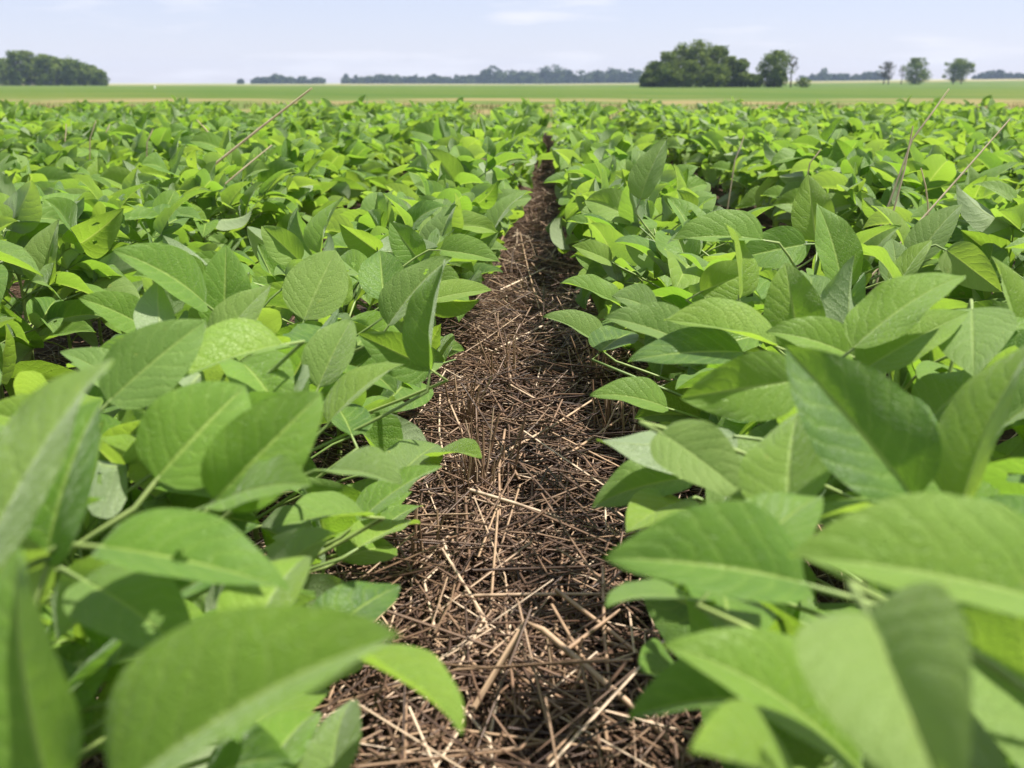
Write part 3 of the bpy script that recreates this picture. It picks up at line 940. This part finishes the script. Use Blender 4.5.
straw_thing([Vector((p.x - .04, p.y + .02, 0.0)), p, (p + q) / 2, q], 0.0045, 'brown dry stalk lying level across the leaves left of the gap', G2, 0.55, 'dry_stalk', 'stalk')

# a green seedling in the litter
p = at_z(496, 652, 0.01)
root = empty('seedling', p)
tag(root, 'tiny green seedling sprouting in the straw below the bent straw', 'seedling')
tb = TB(); tb.add([Vector((0, 0, -0.01)), Vector((0.002, 0, 0.02))], [0.0012, 0.0009], 5)
link(bpy.data.objects.new('stem', tb.mesh('stem', M_STEM)), root)
for i in range(4):
    ob = bpy.data.objects.new('leaf', LEAVES[i]); ob.matrix_basis = leaf_matrix(Vector((0.002, 0, 0.018)), dirv(i * 1.57 + .3, R(25)), 0, 0.018); link(ob, root)

# low dry grass on the strip beyond the rows
n = 9000
gx_ = rng.uniform(-16, 14, n); gy_ = rng.uniform(12.0, 30, n)
patch = np.array([noise.noise(Vector((a * .5, b * .22, 5))) for a, b in zip(gx_, gy_)])
keep = patch > -0.15
gx_, gy_ = gx_[keep], gy_[keep]; n = len(gx_)
hh = rng.uniform(0.05, 0.16, n); az = rng.uniform(0, 2 * np.pi, n); wd = rng.uniform(0.006, 0.014, n)
bz_ = np.stack([gx_, gy_, ground_z(gx_, gy_) - 0.005], -1)
sd_ = np.stack([np.cos(az), np.sin(az), 0 * az], -1) * wd[:, None]
tp = bz_ + np.stack([rng.normal(0, .04, n), rng.normal(0, .04, n), hh], -1)
V = np.stack([bz_ - sd_, bz_ + sd_, tp + sd_ * .2, tp - sd_ * .2], 1).reshape(-1, 3)
M_DRY = mat_simple('dry_grass', (0.07, 0.12, 0.02), (0.28, 0.21, 0.10), 1.2, 0.8, 0.0, 0.001, 0.2, 0.6)
o = link(bpy.data.objects.new('dry_grass', np_mesh('dry_grass', V, np.arange(4 * n).reshape(-1, 4), M_DRY, False, None, {'rnd': np.repeat(rng.random(n), 4)})))
tag(o, 'yellowish dry grass on the bare strip beyond the last soybean rows', 'grass', None, 'stuff')

# ------------------------------------------------------------------ trees
def tree(px, Y, h, w, label, seed, mat=None, group=None, trunk_h=0.25, gaps=0.3, n=1500, fs=0.55, shape=1.0, base_lift=0.0, ntr=1):
    r = np.random.default_rng(seed); rr = random.Random(seed)
    n = int(n * 1.7) if trunk_h < 0.2 else n
    X = at_y(px, 84, Y).x
    gz = float(ground_z(X, Y))
    root = empty('tree', (X, Y, gz - 0.1))
    tag(root, label, 'tree', group)
    tb = TB()
    top = h * 0.8
    cl = []
    for t_ in range(ntr):
        ox = (t_ - (ntr - 1) / 2) * w * 0.3
        rad = 0.025 * h + 0.05
        tb.add([Vector((ox, 0, -0.3)), Vector((ox + rr.uniform(-.2, .2), rr.uniform(-.2, .2), h * 0.35)), Vector((ox + rr.uniform(-.4, .4), rr.uniform(-.4, .4), top))], [rad, rad * .7, rad * .2], 7)
        for b_ in range(7):
            a = rr.uniform(0, 6.28); z1 = h * rr.uniform(trunk_h, 0.7)
            e = Vector((ox + math.cos(a) * w * .36, math.sin(a) * w * .36, min(h * .92, z1 + h * rr.uniform(.08, .3))))
            tb.add([Vector((ox, 0, z1)), (Vector((ox, 0, z1)) + e) / 2 + Vector((0, 0, .02 * h)), e], [rad * .45, rad * .3, rad * .1], 5)
            cl.append(e)
    link(bpy.data.objects.new('trunk', tb.mesh('trunk', M_BARK)), root)
    # crown: leaf clumps spread through an uneven volume
    nc = 46 if trunk_h < 0.2 else 34
    kr = 1.25 if trunk_h < 0.2 else 1.0
    C = []
    for i in range(nc):
        t = rr.random() ** 0.9
        z = h * (trunk_h + (1 - trunk_h) * t) * 0.96
        env = math.sin(math.pi * (0.12 + 0.80 * t) ** shape) ** 0.7
        a = rr.uniform(0, 6.28); q = math.sqrt(rr.random()) * 0.46 * w * env
        C.append((math.cos(a) * q, math.sin(a) * q, z, kr * rr.uniform(0.13, 0.22) * min(w, h) * (1 if rr.random() > gaps * 0.6 else 0.55)))
    C += [(e.x, e.y, e.z, 0.10 * min(w, h)) for e in cl]
    C = np.array(C)
    ci = r.integers(0, len(C), n)
    dv = r.normal(size=(n, 3)); dv /= np.linalg.norm(dv, axis=1)[:, None]
    rad = r.random(n) ** 0.45
    P = C[ci, :3] + dv * (C[ci, 3] * rad)[:, None] * np.array([1.1, 1.1, 0.85])
    P[:, 2] = np.clip(P[:, 2], h * trunk_h * 0.35, h * 1.02)
    u = r.normal(size=(n, 3)); u /= np.linalg.norm(u, axis=1)[:, None]
    v = np.cross(u, dv + r.normal(size=(n, 3)) * 0.6); v /= np.linalg.norm(v, axis=1)[:, None] + 1e-9
    s = (fs * r.uniform(0.5, 1.2, n))[:, None]
    V = np.stack([P - u * s * .6, P + v * s * .34, P + u * s * .6, P - v * s * .34], 1).reshape(-1, 3)
    F = np.arange(n * 4).reshape(-1, 4)
    rn = np.repeat(np.clip(0.5 * r.random(len(C))[ci] + 0.5 * r.random(n), 0, 1), 4)
    link(bpy.data.objects.new('crown', np_mesh('crown', V, F, mat or M_CROWN, False, None, {'rnd': rn})), root)
m1 = 300 / FPX
TG = 'trees of the grove in the field'
for args in [
    (655, 305, 7.0, 6.0, 'low rounded tree at the left end of the grove', 11), (668, 303, 9.5, 7.5, 'mid height tree on the left shoulder of the grove', 12),
    (684, 306, 12.0, 8.5, 'tall tree left of the grove summit', 13), (700, 302, 12.6, 9.0, 'tallest broad tree at the grove summit', 14),
    (716, 304, 11.0, 8.0, 'full tree on the right shoulder of the grove', 15), (729, 307, 8.4, 6.5, 'smaller tree stepping down right of the grove shoulder', 16),
    (754, 303, 3.6, 5.0, 'low bush joining the grove to the lone dark tree', 21), (647, 302, 4.5, 4.0, 'small bush at the left foot of the grove', 22), (741, 305, 7.6, 5.0, 'thin ragged tree at the right end of the grove', 17), (690, 297, 7.0, 9.0, 'bushy low tree in front of the grove summit', 18),
    (712, 296, 6.0, 8.0, 'dark bushy tree in front of the right shoulder', 19), (668, 297, 6.5, 7.0, 'light green bushy tree in front of the left shoulder', 20)]:
    px, Y, h, w, lab, sd_ = args
    tree(px, Y, h, w, lab, sd_, group=TG, trunk_h=0.03, n=3000, fs=0.62)
tree(774, 305, 9.8, 9.0, 'dark dense tree standing alone just right of the grove', 31, trunk_h=0.04, n=3200, fs=0.6)
tree(791, 305, 8.6, 3.4, 'sparse thin tree against the dark lone tree', 32, mat=M_CROWN2, trunk_h=0.5, n=280, fs=0.4)
tree(803, 304, 2.6, 5.0, 'low bush at the foot of the lone dark tree', 33, trunk_h=0.02, n=700, fs=0.4)
tree(886, 520, 10.5, 7.5, 'thin half bare tree, leftmost of three on the right horizon', 41, mat=M_CROWN2, trunk_h=0.25, n=1300, fs=0.6, ntr=2)
tree(901, 521, 9.5, 4.5, 'wispy tree between the half bare and the dark one', 46, mat=M_CROWN2, trunk_h=0.4, n=200, fs=0.5)
tree(915, 500, 11.5, 12.0, 'dark spreading tree with an uneven top, middle of three', 42, trunk_h=0.03, n=2400, fs=0.7)
tree(957, 520, 11.5, 12.5, 'round dark tree, rightmost of three on the right horizon', 43, trunk_h=0.13, n=2600, fs=0.7, ntr=2)
WG = 'trees of the wood at left'
WL = [(-14, 12.5), (-2, 12.0), (8, 12.2), (19, 15.0), (28, 15.2), (38, 12.6), (47, 13.6), (56, 12.6), (66, 13.0), (74, 11.2), (83, 10.2), (91, 9.0), (98, 7.0)]
WN = ['tree', 'tree at the picture edge of the left wood', 'tree second from the edge in the left wood', 'tall tree left of the left wood summit', 'tall tree at the summit of the left wood',
      'tree just right of the left wood summit', 'second tree right of the left wood summit', 'tree in the middle of the left wood', 'tree with a pale top right of the left wood middle',
      'tree fourth from the right end of the left wood', 'tree third from the right end of the left wood', 'tree second from the right end of the left wood', 'low tree at the right end of the left wood']
for i, (px, h) in enumerate(WL):
    if i == 0: continue
    tree(px, 480 + (i % 3) * 6, h, 9.5, 'dark green ' + WN[i], 60 + i, group=WG, trunk_h=0.02, n=2600, fs=0.9)

def far_wood(name, label, spans, Y, seed):
    r = np.random.default_rng(seed)
    Vv, rn = [], []
    for (x0, x1, hpx) in spans:
        steps = max(2, int((x1 - x0) / 3.2))
        for i in range(steps):
            px = x0 + (i + r.random()) * (x1 - x0) / steps
            X = at_y(px, 82, Y).x
            g = float(ground_z(X, Y))
            h = hpx * Y / FPX * r.uniform(0.7, 1.1); w = h * r.uniform(0.8, 1.5)
            n = 260
            dv = r.normal(size=(n, 3)); dv /= np.linalg.norm(dv, axis=1)[:, None]
            lobes = r.normal(size=(6, 3)) * 0.25
            P = np.array([X, Y + r.uniform(-15, 15), g + h * .5]) + (dv * (r.random(n) ** .4)[:, None] * 0.32 + lobes[r.integers(0, 6, n)]) * np.array([w, w, h * .72])
            low = r.random(n) < 0.4                 # undergrowth down to the ground
            P[low, 2] = g + r.uniform(-0.05, 0.40, low.sum()) * h
            P[:, 2] = np.clip(P[:, 2], g - 1, g + h * 1.03)
            u = r.normal(size=(n, 3)); u /= np.linalg.norm(u, axis=1)[:, None]
            v = np.cross(u, dv + 1e-3); v /= np.linalg.norm(v, axis=1)[:, None]
            s = 2.2
            Vv.append(np.stack([P - u * s, P + v * s * .6, P + u * s, P - v * s * .6], 1).reshape(-1, 3)); rn.append(np.repeat(r.random(n) * .6 + r.random() * .4, 4))
    V = np.concatenate(Vv)
    o = link(bpy.data.objects.new(name, np_mesh(name, V, np.arange(len(V)).reshape(-1, 4), M_FAR, False, None, {'rnd': np.concatenate(rn)})))
    tag(o, label, 'woodland', None, 'stuff')
far_wood('far_wood', 'hazy blue line of woodland on the horizon left of the grove', [(345, 490, 8), (485, 500, 15), (498, 545, 12), (540, 560, 16), (555, 640, 12), (600, 628, 14), (634, 640, 11)], 1400, 1)
far_wood('far_wood', 'small hazy clump of woodland on the horizon left of centre', [(240, 247, 5), (251, 257, 4), (258, 320, 7), (268, 285, 8)], 1350, 2)
far_wood('far_wood', 'hazy blue woodland on the horizon between the lone dark tree and three trees', [(806, 885, 7), (816, 826, 11), (868, 880, 10)], 1400, 3)
far_wood('far_wood', 'faint low woodland on the horizon at the right edge', [(975, 1060, 6), (985, 1000, 7)], 1400, 4)

# small white stakes far out in the crop
for px, Y, lab in ((155, 190, 'small white stake far out in the green field at left'),):
    X = at_y(px, 90, Y).x
    tb = TB(); tb.add([Vector((0, 0, -0.2)), Vector((0, 0, 0.45)), Vector((0, 0, 0.5))], [0.09, 0.09, 0.03], 8)
    o = link(bpy.data.objects.new('marker_stake', tb.mesh('marker_stake', M_POST)))
    o.location = (X, Y, float(ground_z(X, Y)))
    tag(o, lab, 'stake')

# ------------------------------------------------------------------ haze
hm = bpy.data.materials.new('air'); hm.use_nodes = True
ht = hm.node_tree
ht.nodes.remove(ht.nodes['Principled BSDF'])
pv = ht.nodes.new('ShaderNodeVolumePrincipled')
pv.inputs['Color'].default_value = (0.58, 0.74, 1.0, 1)
pv.inputs['Density'].default_value = 0.00016
pv.inputs['Anisotropy'].default_value = 0.0
ht.links.new(pv.outputs[0], ht.nodes['Material Output'].inputs['Volume'])
hx, hy0, hy1, hz0, hz1 = 1920, -320, 1920, -4.0, 34.0
hv = [(x, y, z) for z in (hz0, hz1) for y in (hy0, hy1) for x in (-hx, hx)]
hf = [(0, 2, 3, 1), (4, 5, 7, 6), (0, 1, 5, 4), (2, 6, 7, 3), (0, 4, 6, 2), (1, 3, 7, 5)]
ho = link(bpy.data.objects.new('haze', np_mesh('haze', hv, hf, hm, False)))
tag(ho, kind='stuff')
